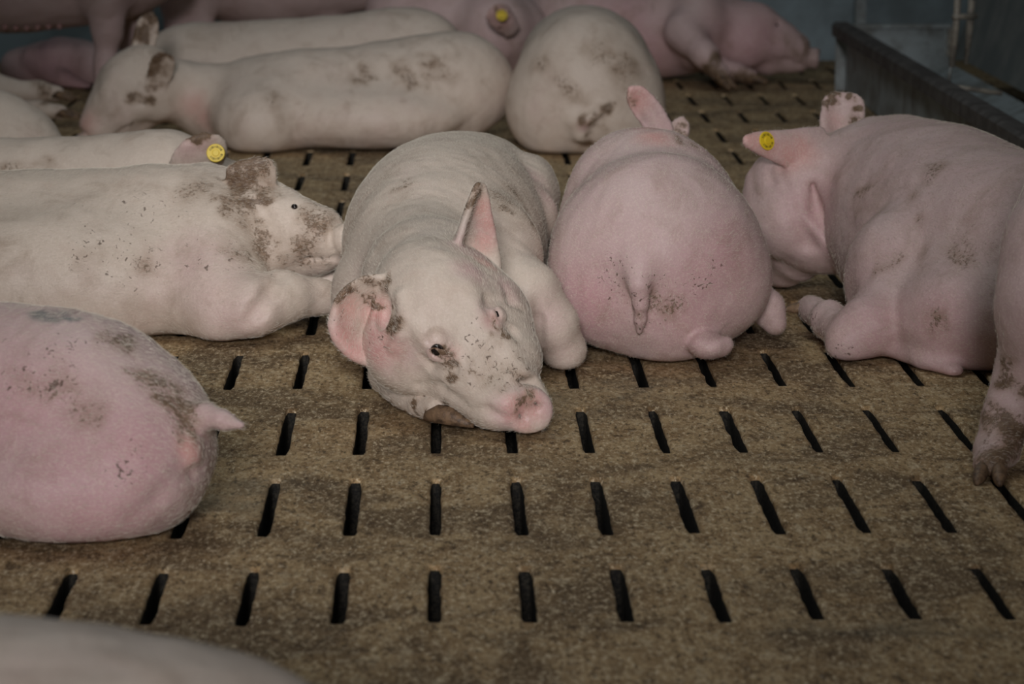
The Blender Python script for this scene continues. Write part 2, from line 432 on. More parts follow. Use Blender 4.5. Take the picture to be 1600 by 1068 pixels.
        s.v, s.f, s.obj = v, f, o; s.bald = np.maximum(chan.get('raw', np.zeros(len(v))), chan.get('wet', np.zeros(len(v))))
        if s.hair: grow_bristles(s, v, f, o, base)
        return o
# ------------------------------------------------------------------ the pen: slatted floor, pit, walls
def concrete(name, base, pale, dark):
    m, nt, bs = new_mat(name)
    tc = N(nt, 'ShaderNodeTexCoord').outputs['Object']
    mp = N(nt, 'ShaderNodeMapping'); mp.inputs['Scale'].default_value = (1.25, 0.50, 1); nt.links.new(tc, mp.inputs[0]); st = mp.outputs[0]
    n1 = noise(nt, 4.0, 6, 0.65, tc, 0.6); n2 = noise(nt, 21.0, 7, 0.72, st, 0.7); n3 = noise(nt, 120.0, 6, 0.78, st, 0.3); n4 = noise(nt, 330.0, 3, 0.6, tc); n6 = noise(nt, 48.0, 6, 0.75, st, 0.4)
    c = mixc(nt, ramp(nt, n2, 0.38, 0.64), base, dark)
    c = mixc(nt, math_n(nt, 'MULTIPLY', ramp(nt, n1, 0.44, 0.60), 0.75), c, (0.125, 0.078, 0.038))
    c = mixc(nt, math_n(nt, 'MULTIPLY', ramp(nt, n6, 0.52, 0.63), 0.65), c, (0.58, 0.46, 0.29))
    c = mixc(nt, math_n(nt, 'MULTIPLY', ramp(nt, n6, 0.47, 0.36), 0.8), c, (0.095, 0.058, 0.028))
    c = mixc(nt, math_n(nt, 'MULTIPLY', ramp(nt, n3, 0.53, 0.63), 0.85), c, pale)
    c = mixc(nt, math_n(nt, 'MULTIPLY', ramp(nt, n3, 0.47, 0.37), 0.85), c, (0.060, 0.040, 0.020))
    vo = N(nt, 'ShaderNodeTexVoronoi'); vo.inputs['Scale'].default_value = 95.0; nt.links.new(tc, vo.inputs['Vector'])
    sp = math_n(nt, 'MULTIPLY', ramp(nt, vo.outputs['Distance'], 0.26, 0.14), ramp(nt, noise(nt, 60.0, 2, 0.5, tc), 0.55, 0.66))
    c = mixc(nt, math_n(nt, 'MULTIPLY', sp, 0.8), c, (0.56, 0.49, 0.37))
    gpat = ramp(nt, noise(nt, 1.7, 4, 0.6, tc, 0.4), 0.58, 0.70)                 # damp grey-green patches
    c = mixc(nt, math_n(nt, 'MULTIPLY', gpat, 0.45), c, (0.125, 0.118, 0.085))
    nt.links.new(c, bs.inputs['Base Color'])
    bs.inputs['Specular IOR Level'].default_value = 0.22
    nt.links.new(math_n(nt, 'ADD', 0.66, math_n(nt, 'MULTIPLY', n2, 0.25)), bs.inputs['Roughness'])
    h = math_n(nt, 'ADD', math_n(nt, 'MULTIPLY', n3, 0.7), math_n(nt, 'MULTIPLY', n2, 1.0))
    h = math_n(nt, 'ADD', h, math_n(nt, 'MULTIPLY', n6, 0.5))
    bp = N(nt, 'ShaderNodeBump'); bp.inputs['Strength'].default_value = 0.8; bp.inputs['Distance'].default_value = 0.005
    nt.links.new(h, bp.inputs['Height']); L(nt, bp, 0, bs, 'Normal')
    return m
M_FLOOR = concrete('slat_concrete', (0.50, 0.350, 0.180), (0.78, 0.645, 0.43), (0.315, 0.200, 0.092))
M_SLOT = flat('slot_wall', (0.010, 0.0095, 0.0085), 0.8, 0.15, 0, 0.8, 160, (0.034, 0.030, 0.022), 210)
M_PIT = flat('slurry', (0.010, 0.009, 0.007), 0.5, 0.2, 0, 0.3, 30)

def build_floor():
    hw = 0.0082
    C0, C1, R0, R1 = -19, 23, 1, 16
    ny = 12; V_, F_, MI = [], [], []
    ends = [-1, -0.5, 0.5, 1]
    prm = [(1, t) for t in np.linspace(-1, 1, ny)] + [(0, 1, e) for e in (0.5, -0.5)] + [(-1, t) for t in np.linspace(1, -1, ny)] + [(0, -1, e) for e in (-0.5, 0.5)]
    n = len(prm)
    gap = SLOT_P-SLOT_L
    for r in range(R0, R1):
        y0 = SLOT_Y0+r*SLOT_P; y1 = y0+SLOT_L
        cy0, cy1 = y0-gap/2, y1+gap/2
        if r == 1: y0 += 0.07
        for c in range(C0, C1):
            xc = SLOT_X0+c*SLOT_A
            jx = rng.normal(0, 0.0008); hwj = hw*rng.uniform(0.88, 1.1); b = len(V_)
            ja = rng.normal(0, 0.00045, n); jy0, jy1 = rng.normal(0, 0.003), rng.normal(0, 0.004)
            rings = []
            for (ex, z) in ((None, 0), (0.006, 0.0), (0.0015, -0.0008), (0.0, -0.0065), (0.0, -0.022), (0.003, -0.085)):
                for i, q in enumerate(prm):
                    if len(q) == 2: sx, t = q; sy_ = t; fx = sx
                    else: sy_ = q[1]; fx = q[2]
                    if ex is None:
                        V_.append((xc+fx*SLOT_A/2, (cy0+cy1)/2+sy_*(cy1-cy0)/2, 0)); continue
                    cr = 0.0035 if abs(sy_) == 1 and abs(fx) == 1 else 0.0
                    X = xc+jx+fx*(hwj+ex+ja[i]*(2 if z > -0.002 else 1)-cr*0.7)
                    Y = (y0+jy0+y1+jy1)/2+sy_*((y1+jy1-y0-jy0)/2+ex+ja[(i*5) % n]-cr*0.4)
                    V_.append((X, Y, z+(ja[(i*3) % n]*0.5 if z < 0 else 0)))
            for k in range(5):
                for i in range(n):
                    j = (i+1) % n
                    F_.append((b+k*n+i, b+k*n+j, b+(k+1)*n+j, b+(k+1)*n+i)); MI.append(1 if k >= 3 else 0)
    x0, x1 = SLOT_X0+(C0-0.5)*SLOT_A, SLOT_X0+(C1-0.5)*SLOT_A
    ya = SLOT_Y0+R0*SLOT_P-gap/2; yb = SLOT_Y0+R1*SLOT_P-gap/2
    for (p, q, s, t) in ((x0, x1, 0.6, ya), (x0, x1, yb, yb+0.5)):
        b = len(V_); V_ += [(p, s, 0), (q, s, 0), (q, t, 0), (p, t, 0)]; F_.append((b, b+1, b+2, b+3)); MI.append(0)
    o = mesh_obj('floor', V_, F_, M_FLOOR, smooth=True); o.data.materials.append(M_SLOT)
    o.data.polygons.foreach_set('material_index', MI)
    o['kind'] = 'structure'; o['label'] = 'dirty brown slatted concrete floor with rows of narrow slots'
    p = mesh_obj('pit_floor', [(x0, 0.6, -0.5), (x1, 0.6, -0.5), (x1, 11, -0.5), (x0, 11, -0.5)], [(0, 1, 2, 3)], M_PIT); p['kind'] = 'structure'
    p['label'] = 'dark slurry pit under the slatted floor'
    return x0, x1
FX0, FX1 = build_floor()

def box(name, lo, hi, mat, parent=None, bev=0.0):
    import bmesh
    bm = bmesh.new(); bmesh.ops.create_cube(bm, size=1)
    for v in bm.verts:
        for i in range(3): v.co[i] = lo[i] if v.co[i] < 0 else hi[i]
    if bev: bmesh.ops.bevel(bm, geom=bm.edges[:], offset=bev, segments=2, affect='EDGES', profile=0.6)
    me = bpy.data.meshes.new(name); bm.to_mesh(me); bm.free(); me.materials.append(mat)
    o = bpy.data.objects.new(name, me); col.objects.link(o)
    if parent is not None: o.parent = parent; o.matrix_parent_inverse = parent.matrix_world.inverted()
    return o
M_WALL = flat('wall_bluegrey', (0.32, 0.40, 0.43), 0.6, 0.3, 0, 0.2, 12, (0.20, 0.245, 0.255), 2.5)
M_WALLR = flat('wall_grey', (0.15, 0.16, 0.15), 0.75, 0.25, 0, 0.3, 40, (0.22, 0.22, 0.20), 6)
M_GALV = flat('galvanised', (0.36, 0.40, 0.40), 0.6, 0.4, 0.1, 0.25, 60, (0.20, 0.205, 0.185), 11)
M_RIM = flat('dark_rim', (0.060, 0.052, 0.046), 0.7, 0.3, 0, 0.6, 60, (0.12, 0.11, 0.10), 14)
M_FEED = flat('feed', (0.09, 0.065, 0.042), 0.9, 0.1, 0, 0.8, 70, (0.05, 0.035, 0.022), 25)
M_PIPE = flat('steel_pipe', (0.42, 0.38, 0.31), 0.5, 0.4, 0.1, 0.2, 60, (0.20, 0.18, 0.15), 30)
BW = 10.62
wb = box('wall_back', (FX0-1.5, BW, -0.1), (FX1+1.5, BW+0.12, 2.6), M_WALL); tag(wb, 'blue grey back wall of the pen', None, None, 'structure')
wr = box('wall_right', (2.42, 0.4, -0.1), (2.54, BW, 2.6), M_WALLR); tag(wr, 'dark grey side wall behind the feed trough', None, None, 'structure')

# ------------------------------------------------------------------ pig parts
def sphere_mesh(name, P, r, mat, parent, seg=16, rings=10, squash=None):
    vs, fs = [(P[0], P[1], P[2]+r)], []
    for i in range(1, rings):
        th = math.pi*i/rings
        for j in range(seg):
            ph = 2*math.pi*j/seg
            vs.append((P[0]+r*math.sin(th)*math.cos(ph), P[1]+r*math.sin(th)*math.sin(ph), P[2]+r*math.cos(th)))
    vs.append((P[0], P[1], P[2]-r))
    for j in range(seg): fs.append((0, 1+j, 1+(j+1) % seg))
    for i in range(rings-2):
        for j in range(seg): a = 1+i*seg; fs.append((a+j, a+seg+j, a+seg+(j+1) % seg, a+(j+1) % seg))
    a = 1+(rings-2)*seg
    for j in range(seg): fs.append((a+j, len(vs)-1, a+(j+1) % seg))
    return mesh_obj(name, vs, fs, mat, parent)
def claw(parent, P, d, up, L_=0.055, w=0.026, h=0.036):
    F = frame(d, np.cross(up, d)); d, lft, up = F
    rings = []
    for t, sw, sh in ((-0.45, 0.45, 0.45), (-0.1, 0.86, 0.9), (0.3, 1.0, 0.92), (0.6, 0.84, 0.66), (0.85, 0.55, 0.42), (1.0, 0.2, 0.22)):
        ring = []
        for a in range(10):
            th = 2*math.pi*a/10; x = math.cos(th)*w/2*sw; y = max(math.sin(th), -0.62)*h/2
            y = -0.62*h/2 + (y+0.62*h/2)*sh
            ring.append(P+d*t*L_+lft*x+up*y)
        rings.append(ring)
    vs = [v for r in rings for v in r]; fs = [tuple(range(9, -1, -1)), tuple(range(50, 60))]
    for i in range(5):
        for a in range(10): b = (a+1) % 10; fs.append((i*10+a, i*10+b, i*10+10+b, i*10+10+a))
    o = mesh_obj('hoof', vs, fs, M_HOOF, parent); o['label'] = 'dirty brown horn hoof'; return o
def hooves(b, P, d, up, s=1.0, spread=0.014):
    P = np.asarray(P, float); F = frame(d, np.cross(up, d))
    def fn(o):
        for sgn in (-1, 1):
            claw(o, P+F[1]*sgn*spread*s, unit(F[0]+F[1]*sgn*0.10), F[2], 0.055*s, 0.027*s, 0.036*s)
    b.kids.append(fn)
def eye(b, P, r):
    b.kids.append(lambda o: sphere_mesh('eye', P, r, M_EYE, o).__setitem__('label', 'small dark eye'))
def ear_tag(b, P, n, upv, r=0.0145):
    n = unit(n); F = frame(n, np.cross(upv, n)); P = np.asarray(P, float)
    def fn(o):
        seg = 20; vs = []; fs = []
        prof = ((0.0, 0.0), (0.0, 1.0), (0.0018, 1.06), (0.0035, 1.0), (0.0035, 0.42), (0.0055, 0.36), (0.0055, 0.0))
        for z, k in prof:
            for j in range(seg): a = 2*math.pi*j/seg; vs.append(P+F[0]*z+(F[1]*math.cos(a)+F[2]*math.sin(a))*r*k)
        for i in range(len(prof)-1):
            for j in range(seg): q = (j+1) % seg; fs.append((i*seg+j, i*seg+q, i*seg+seg+q, i*seg+seg+j))
        t = mesh_obj('ear_tag', vs, fs, M_TAG, o, smooth=False); t['label'] = 'round yellow plastic ear tag'
        vs, fs = [], []                # worn print: short strokes on two arcs
        for k in range(9):
            for sgn in (1, -1):
                a = (0.5+k*0.27)*sgn+ (0.2 if sgn < 0 else 0); c = P+F[0]*0.0037+(F[1]*math.cos(a)+F[2]*math.sin(a))*r*0.72
                e = F[1]*math.cos(a)+F[2]*math.sin(a); u = np.cross(F[0], e); q = len(vs); wv = 0.0007 if k % 3 else 0.0014
                for sx, sy in ((-1, -1), (1, -1), (1, 1), (-1, 1)): vs.append(c+u*sx*wv+e*sy*0.0022)
                fs.append((q, q+1, q+2, q+3))
        mesh_obj('print', vs, fs, M_INK, t, smooth=False)
    b.kids.append(fn)

def eye_at(b, px, py, fwd, s=1.0, tilt=0.0):
    """eyeball, lids and brow folds at a picture spot on the face"""
    H, n = b.hit(px, py); out = unit(n+0.45*unit(CAMP-H))
    e1 = unit(fwd-out*(out @ fwd)); e2 = np.cross(out, e1)
    if e2[2] < 0: e2 = -e2
    C = H-out*0.0075*s
    b.ell(H+out*0.003*s, (0.017*s, 0.012*s, 0.008*s), np.stack([e1, e2, out]), 0.010, True)
    for hgt, rr, wd in ((0.0072, 0.0046, 0.0165), (-0.0070, 0.0042, 0.0155), (0.0150, 0.0044, 0.020), (-0.0140, 0.0040, 0.018)):
        arc = []
        for t in np.linspace(-1, 1, 9):
            lift = 0.0042*(1-t*t)-0.001 if abs(hgt) < 0.012 else -0.0004
            arc.append((H+e1*t*wd*s+e2*hgt*s*(1-0.85*t*t)+out*s*lift, rr*s*(1-0.35*abs(t))))
        b.chain(arc, 0.004)
    eye(b, C+out*0.0022*s, 0.0108*s); b.dab('wet', [H], 0.034, 1.3)
    return H

def head(b, O, F, s=1.0, eyes=(1, -1), k=0.03, snout=None, disc=None, mouth=True, extra=None, disc_r=0.0375):
    """pig head: O centre of the skull, F rows = forward, left, up"""
    P = lambda x, y, z: np.asarray(O)+s*(F[0]*x+F[1]*y+F[2]*z)
    b.ell(O, (0.112*s, 0.088*s, 0.088*s), F, k)
    for g in (1, -1):
        b.ell(P(-0.005, 0.062*g, -0.062), (0.078*s, 0.052*s, 0.066*s), F, 0.035)
        b.cone(P(0.02, 0.060*g, -0.03), P(0.10, 0.046*g, -0.045), 0.045*s, 0.032*s, 0.03)
    ax = unit(F[0]+F[2]*0.12) if snout is None else snout
    DC = P(0.240, 0, -0.036) if disc is None else np.asarray(disc)
    b.chain([(P(0.03, 0, 0.008), 0.077*s), (P(0.11, 0, -0.008), 0.061*s), (P(0.175, 0, -0.026), 0.049*s), (DC-ax*0.038*s, 0.036*s)], 0.03)
    b.chain([(P(0.0, 0, -0.085), 0.062*s), (P(0.09, 0, -0.085), 0.044*s), (P(0.165, 0, -0.074), 0.030*s), (P(0.20, 0, -0.068), 0.024*s)], 0.025)
    for g in (1, -1):
        b.cone(P(0.045, 0.042*g, 0.062), P(0.090, 0.034*g, 0.052), 0.015*s, 0.011*s, 0.02)
    if extra: extra(P)
    # snout disc with a rim, nostrils
    lf = unit(F[1]-ax*(ax @ F[1])); up = np.cross(ax, lf); FD = np.stack([ax, lf, up])
    for t in range(16):                                          # fold behind the rim
        a0, a1 = 2*math.pi*t/16, 2*math.pi*(t+1)/16
        b.cone(DC-ax*0.016*s+(lf*math.cos(a0)+up*math.sin(a0))*(disc_r+0.0045)*s, DC-ax*0.016*s+(lf*math.cos(a1)+up*math.sin(a1))*(disc_r+0.0045)*s, 0.0065*s, 0.0065*s, 0.008, True)
    b.disc(DC, ax, disc_r*s, 0.015*s, 0.007*s, 0.004*s)
    b.ell(DC+ax*0.020*s, (0.0075*s, 0.024*s, 0.020*s), FD, 0.006, True)
    for g in (1, -1):
        b.ell(DC+lf*0.0150*g*s+up*0.003*s+ax*0.010*s, (0.020*s, 0.0060*s, 0.0080*s), FD, 0.003, True)
        b.dab('dirt_shade', [DC+lf*0.0150*g*s+up*0.003*s-ax*0.004*s], 0.0125*s, 1.6)  # brown dab paints the shade inside the nostril into the skin
    if mouth:
        for g in (1, -1):
            b.chain([(P(0.215, 0.026*g, -0.070), 0.003*s), (P(0.16, 0.043*g, -0.062), 0.004*s), (P(0.10, 0.066*g, -0.058), 0.004*s)], 0.008, True)
    for g in eyes:
        C = P(0.082, 0.0500*g, 0.043); out = unit(F[0]*0.40+F[1]*g*0.62+F[2]*0.66)
        b.ball(C+out*0.012*s, 0.0135*s, 0.008, True)
        eye(b, C-out*0.0015*s, 0.0100*s)
    return P, None
# ------------------------------------------------------------------ pigs
def S(px, py, Y, rpx): P = Q(px, py, Y); return (P, rpx/pxm(P))
def Z(px, Y, z, r): return (V(px, Y, z), r)
def trunk(b, pts, k=0.06):
    """smooth tube through the given balls"""
    C = np.array([np.append(P, r) for P, r in pts]); n = len(C)
    E = np.vstack([2*C[0]-C[1], C, 2*C[-1]-C[-2]]); out = []
    for i in range(n-1):
        p0, p1, p2, p3 = E[i:i+4]
        for t in np.arange(0, 1, 0.2):
            out.append(0.5*(2*p1+(p2-p0)*t+(2*p0-5*p1+4*p2-p3)*t*t+(3*p1-p0-3*p2+p3)*t**3))
    out.append(C[-1])
    b.chain([(o[:3], o[3]) for o in out], 0.02)
    b.flow.append(((C[0, :3]+C[-1, :3])/2, unit(C[-1, :3]-C[0, :3]), 0.6))
X_, Y_, Z_ = np.eye(3)

# --- the pig in the middle, facing the viewer with its chin on its foot
def hero():
    b = Body()
    trunk(b, [Z(692, 5.04, 0.155, 0.148), Z(694, 5.20, 0.162, 0.166), Z(704, 5.42, 0.158, 0.166), Z(735, 5.66, 0.143, 0.152), Z(765, 5.80, 0.115, 0.125)])
    b.ell(Q(600, 462, 4.97), (0.085, 0.10, 0.090), None, 0.03)   # left shoulder mass
    b.ball(*S(650, 480, 4.93, 92), k=0.04)
    b.ell(Q(765, 405, 4.99), (0.085, 0.10, 0.105), None, 0.035)  # right shoulder
    b.ell(Q(824, 300, 5.50), (0.058, 0.16, 0.066), None, 0.018)  # folded right thigh
    b.ball(*S(832, 335, 5.34, 36), k=0.03)
    # right foreleg, folded, knee on the floor
    b.chain([S(780, 425, 4.92, 60), S(826, 456, 4.86, 43), S(862, 505, 4.86, 35), S(880, 542, 4.88, 31)], 0.025)
    b.ball(*S(881, 549, 4.88, 30), k=0.02)
    b.chain([S(872, 548, 4.91, 26), S(852, 530, 5.02, 26)], 0.02)
    # neck
    b.chain([S(668, 400, 5.0, 105), S(672, 450, 4.72, 96), S(676, 462, 4.60, 92)], 0.045)
    # head
    F = frame(view(0.50, -0.64, 0.56), view(0.87, 0.49, 0.02))
    O = Q(686, 482, 4.52)
    def extra(P):
        b.ball(*S(632, 540, 4.52, 60), k=0.04)                   # right jowl, pressed down
        b.chain([S(690, 578, 4.51, 34), S(740, 603, 4.46, 36), S(785, 632, 4.40, 32)], 0.035)
        b.chain([S(778, 505, 4.54, 50), S(806, 560, 4.47, 38)], 0.035)
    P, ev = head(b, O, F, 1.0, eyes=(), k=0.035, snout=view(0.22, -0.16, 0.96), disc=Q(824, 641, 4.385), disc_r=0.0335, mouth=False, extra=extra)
    fwd = F[0]
    # ears
    eL, nL, wL = b.ear(Q(622, 504, 4.515), Q(524, 488, 4.51), view(-0.02, 1, 0.15), view(0.25, -0.2, 0.95), 0.064, cup=0.62, bend=view(0.0, 0.0, 0.9)*0.012, vox=0.0034, shape='round')
    eR, nR, wR = b.ear(Q(742, 422, 4.60), Q(752, 290, 4.62), view(0.66, 0.0, -0.75), view(0.8, 0.0, 0.6), 0.048, cup=0.80, bend=view(0.0, 0, 0.3)*0.02, vox=0.0034, shape='tri')
    b.ell(Q(600, 488, 4.495), (0.016, 0.03, 0.030), None, 0.010, True)      # ear hollow
    b.ridge([(624, 462), (628, 490), (626, 520), (616, 540)], 0.010, 0.005)
    b.crease([(735, 530), (772, 570), (800, 598)], 0.045, 0.006, 0.03)
    b.crease([(668, 505), (690, 520)], 0.03, 0.004, 0.03)
    eye_at(b, 681, 549, fwd, 0.95); eye_at(b, 775, 492, fwd, 0.95)
    # skin folds: under the eyes, brow, above the snout, mouth, elbow, jowl
    for c in ([(697, 560), (706, 576), (700, 596)], [(664, 530), (680, 524), (698, 530)], [(757, 478), (766, 468), (778, 466)], [(790, 505), (802, 516), (806, 525)],
              [(795, 607), (812, 600), (832, 600)], [(660, 560), (672, 572), (692, 580)], [(668, 536), (682, 531), (696, 538)], [(797, 598), (815, 591), (834, 592)], [(735, 640), (760, 640), (790, 650)], [(655, 600), (690, 606), (725, 628)],
              [(838, 470), (842, 500), (846, 535)], [(790, 450), (800, 470), (815, 480)]):
        b.crease(c, 0.006, 0.0032)
    ear_tag(b, Q(735, 334, 4.635), view(-0.80, 0.45, 0.10), view(0, 1, 0), 0.0135)
    # left forefoot under the chin
    b.chain([S(606, 585, 4.66, 30), S(640, 616, 4.56, 26), S(664, 635, 4.50, 24), S(684, 643, 4.46, 22)], 0.004)
    hooves(b, Q(693, 645, 4.445), view(0.95, -0.12, 0.30), Z_, 1.0)
    # paint
    b.dab('pink', [(560, 540), (545, 510), (580, 555), (600, 490), (575, 520)], 0.05, 0.95)
    b.dab('pink', [(760, 390), (772, 360), (745, 415), (735, 380)], 0.045, 0.95)
    b.dab('pink', [(827, 643), (850, 640), (805, 655)], 0.05, 1.0).dab('dirt_shade', [(598, 476), (602, 492), (600, 505)], 0.022, 1.1).dab('pink', [(620, 560), (590, 570)], 0.05, 0.55).dab('wet', [(827, 643)], 0.04, 1.0)  # also darkens the ear hollow to brown
    b.dab('pink', [(880, 560), (860, 500), (845, 270), (865, 300)], 0.06, 0.5).dab('pink', [(800, 440), (690, 535), (770, 480), (680, 548), (775, 490)], 0.04, 0.7)
    b.dab('dirt_shade', [(835, 626), (818, 630)], 0.022, 0.75).dab('dirt_shade', [(693, 562), (704, 575), (698, 590), (688, 556)], 0.017, 0.9)
    b.dab('dirt_shade', [(788, 508), (798, 516)], 0.02, 0.7).dab('speck', [(775, 560), (745, 545), (785, 580), (800, 590), (745, 565)], 0.05, 0.7)
    b.dab('dirt_shade', [(598, 470), (606, 490), (610, 505)], 0.03, 0.9).dab('dirt_shade', [(540, 462), (560, 450), (580, 440)], 0.028, 0.8)
    b.dab('speck', [(545, 500), (570, 530)], 0.05, 0.4).dab('dirt_shade', [(664, 650), (680, 652), (642, 634)], 0.030, 1.0)
    b.dab('dirt_shade', [(815, 300), (800, 320), (785, 300), (830, 330)], 0.045, 0.5).dab('dirt_shade', [(615, 285), (628, 275)], 0.03, 0.45)
    b.dab('dirt_shade', [(760, 570), (790, 575), (775, 590)], 0.035, 0.35)
    b.dab('grey', [(690, 350), (720, 360), (670, 345)], 0.06, 0.5).dab('dirt_shade', [(750, 300), (757, 290), (746, 320)], 0.022, 0.9)  # grey dabs paint the shading of the hollow behind the head
    b.dab('raw', [(560, 540), (545, 515), (580, 555), (575, 520), (598, 545), (550, 490), (585, 480)], 0.040, 0.75).dab('raw', [(765, 385), (772, 355), (768, 402), (760, 330)], 0.030, 0.8)
    b.dab('raw', [(827, 645), (843, 648), (812, 655), (838, 630), (825, 660), (808, 640)], 0.024, 0.7).dab('raw', [(681, 550), (775, 492), (700, 560)], 0.022, 0.45)
    b.hair = 90000; b.flow.append((O+F[0]*0.05, -F[0], 0.16))
    b.build('pig', 'cream pig facing the viewer in the middle, chin resting on its foot', SKIN, 0.0032)
hero()

# --- the pig right of it, rump towards the viewer
def rump_right():
    b = Body()
    trunk(b, [Z(1025, 5.03, 0.172, 0.165), Z(1020, 5.28, 0.155, 0.152), Z(1012, 5.58, 0.125, 0.130), Z(1012, 5.85, 0.105, 0.108)], 0.035)
    b.ball(*S(965, 405, 5.02, 98), k=0.05).ball(*S(1095, 410, 5.02, 98), k=0.05)
    b.ball(*S(948, 455, 5.00, 84), k=0.04).ball(*S(1040, 484, 4.98, 86), k=0.04).ball(*S(1120, 440, 5.01, 80), k=0.035)
    b.ball(*S(1010, 325, 5.2, 128), k=0.03)
    # tail
    b.tail([(997, 414, 18), (1001, 440, 13), (1004, 470, 11.5), (1003, 495, 10), (1001, 513, 8)], 1.15)
    b.ell(Q(1106, 538, 4.90), (0.034, 0.04, 0.024), None, 0.006).ball(*S(1130, 537, 4.90, 17), k=0.012)    # foot tucked under
    b.chain([S(1160, 455, 5.16, 42), S(1198, 480, 5.12, 27), S(1211, 506, 5.11, 20)], 0.02)
    # neck and head beyond
    O = V(1034, 6.08, 0.150); F = frame((0.1, 0.90, -0.42), (-1, 0.1, 0))
    b.cone(V(1015, 5.85, 0.115), O, 0.105, 0.085, 0.05)
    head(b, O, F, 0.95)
    b.cone(O, Q(1036, 214, 6.0), 0.05, 0.018, 0.03); b.cone(O, Q(1053, 226, 6.04), 0.05, 0.016, 0.03)
    b.ear(Q(1040, 212, 5.98), Q(986, 138, 5.95), view(0.8, 0.6, -0.1), view(0.35, 0.1, 0.9), 0.026, cup=0.6, vox=0.005, thick=0.0055)
    b.ear(Q(1052, 232, 6.02), Q(1066, 186, 6.05), view(1, 0, 0), view(0.3, 0, 0.9), 0.018, vox=0.005, thick=0.006)
    # folds
    b.chain([S(1075, 502, 4.86, 6), S(1105, 512, 4.87, 8), S(1140, 518, 4.92, 6)], 0.02, True)
    b.dab('pink', [(1100, 440), (1080, 480), (1140, 400), (900, 480)], 0.12, 0.7).dab('raw', [(1015, 190), (1030, 205), (1000, 160)], 0.05, 0.85)
    b.dab('speck', [(1010, 480), (1010, 450), (1000, 500), (1030, 470), (985, 480), (1105, 430), (960, 440)], 0.06, 0.7)
    b.dab('dirt_shade', [(1040, 470), (1060, 480), (1050, 500)], 0.035, 0.5).dab('dirt_shade', [(1003, 505)], 0.02, 0.5).dab('dirt_shade', [(1064, 195), (1068, 210), (985, 150)], 0.03, 0.8)
    b.hair = 45000
    b.build('pig', 'pig with its rump to the viewer and tail hanging, right of the middle pig', SKIN_P, 0.005)
rump_right()

# --- big pig on the right, head away to the left, tagged ear
def right_pig():
    b = Body()
    trunk(b, [S(1395, 300, 5.62, 112), S(1465, 362, 5.42, 164), S(1570, 420, 5.15, 178), S(1690, 450, 5.0, 180)], 0.045)
    b.ell(Q(1410, 440, 5.14), (0.092, 0.12, 0.125), None, 0.02)  # shoulder
    b.ell(Q(1545, 500, 4.97), (0.16, 0.14, 0.115), None, 0.05)
    # foreleg
    b.chain([S(1400, 475, 5.05, 58), S(1354, 515, 4.98, 42), S(1324, 537, 4.96, 28)], 0.03)
    b.chain([S(1326, 532, 4.97, 30), S(1296, 500, 5.09, 25), S(1264, 482, 5.22, 20)], 0.018)
    hooves(b, Q(1262, 482, 5.22), view(-0.9, 0.15, -0.3), Z_, 0.75)
    b.chain([S(1400, 545, 4.98, 20), S(1450, 572, 4.90, 22), S(1490, 590, 4.84, 22)], 0.02)
    # neck, head
    O = Q(1250, 305, 5.62); F = frame(view(-0.25, -0.52, -0.80), view(-0.75, 0.1, 0.65))
    b.cone(Q(1395, 300, 5.62), O, 0.125, 0.10, 0.05)
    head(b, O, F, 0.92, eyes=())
    b.ball(*S(1290, 366, 5.56, 58), k=0.035)
    b.crease([(1203, 268), (1207, 285), (1216, 300)], 0.007, 0.004); b.crease([(1222, 262), (1226, 290), (1240, 320)], 0.008, 0.004)
    b.crease([(1238, 330), (1262, 380), (1300, 410)], 0.010, 0.006, 0.02)
    f1, n1, w1 = b.ear(Q(1286, 240, 5.60), Q(1164, 219, 5.50), view(0.05, -1, 0.15), view(0.1, 0.15, -1), 0.044, cup=0.30, vox=0.005, thick=0.0055, shape='tri')
    ear_tag(b, f1(0.78, -0.1, 0)-n1*0.007, -n1, view(0, 1, 0), 0.0165)
    b.ear(Q(1315, 208, 5.76), Q(1318, 146, 5.80), view(1, 0, 0.1), view(0.25, 0.2, 0.9), 0.036, cup=0.7, vox=0.0045, thick=0.005, shape='stub')
    # neck folds
    b.chain([S(1270, 290, 5.53, 4), S(1278, 330, 5.50, 5), S(1300, 370, 5.48, 5)], 0.025, True)
    b.dab('raw', [(1210, 235), (1240, 250), (1260, 230), (1185, 215)], 0.05, 0.75).dab('raw', [(1310, 180)], 0.03, 0.4)
    b.dab('dirt_shade', [(1318, 150), (1332, 160), (1300, 152), (1330, 175), (1310, 148)], 0.020, 1.3)
    b.dab('dirt_shade', [(1440, 360), (1500, 390), (1400, 400), (1470, 500), (1530, 350), (1440, 270), (1340, 300)], 0.05, 0.45)
    b.dab('pink', [(1450, 520), (1380, 500), (1280, 330), (1500, 560)], 0.12, 0.6).dab('speck', [(1325, 550), (1265, 480)], 0.03, 0.9)
    b.hair = 50000
    b.build('pig', 'large pink pig lying at the right, yellow tag on its outstretched ear', SKIN_P, 0.005)
right_pig()

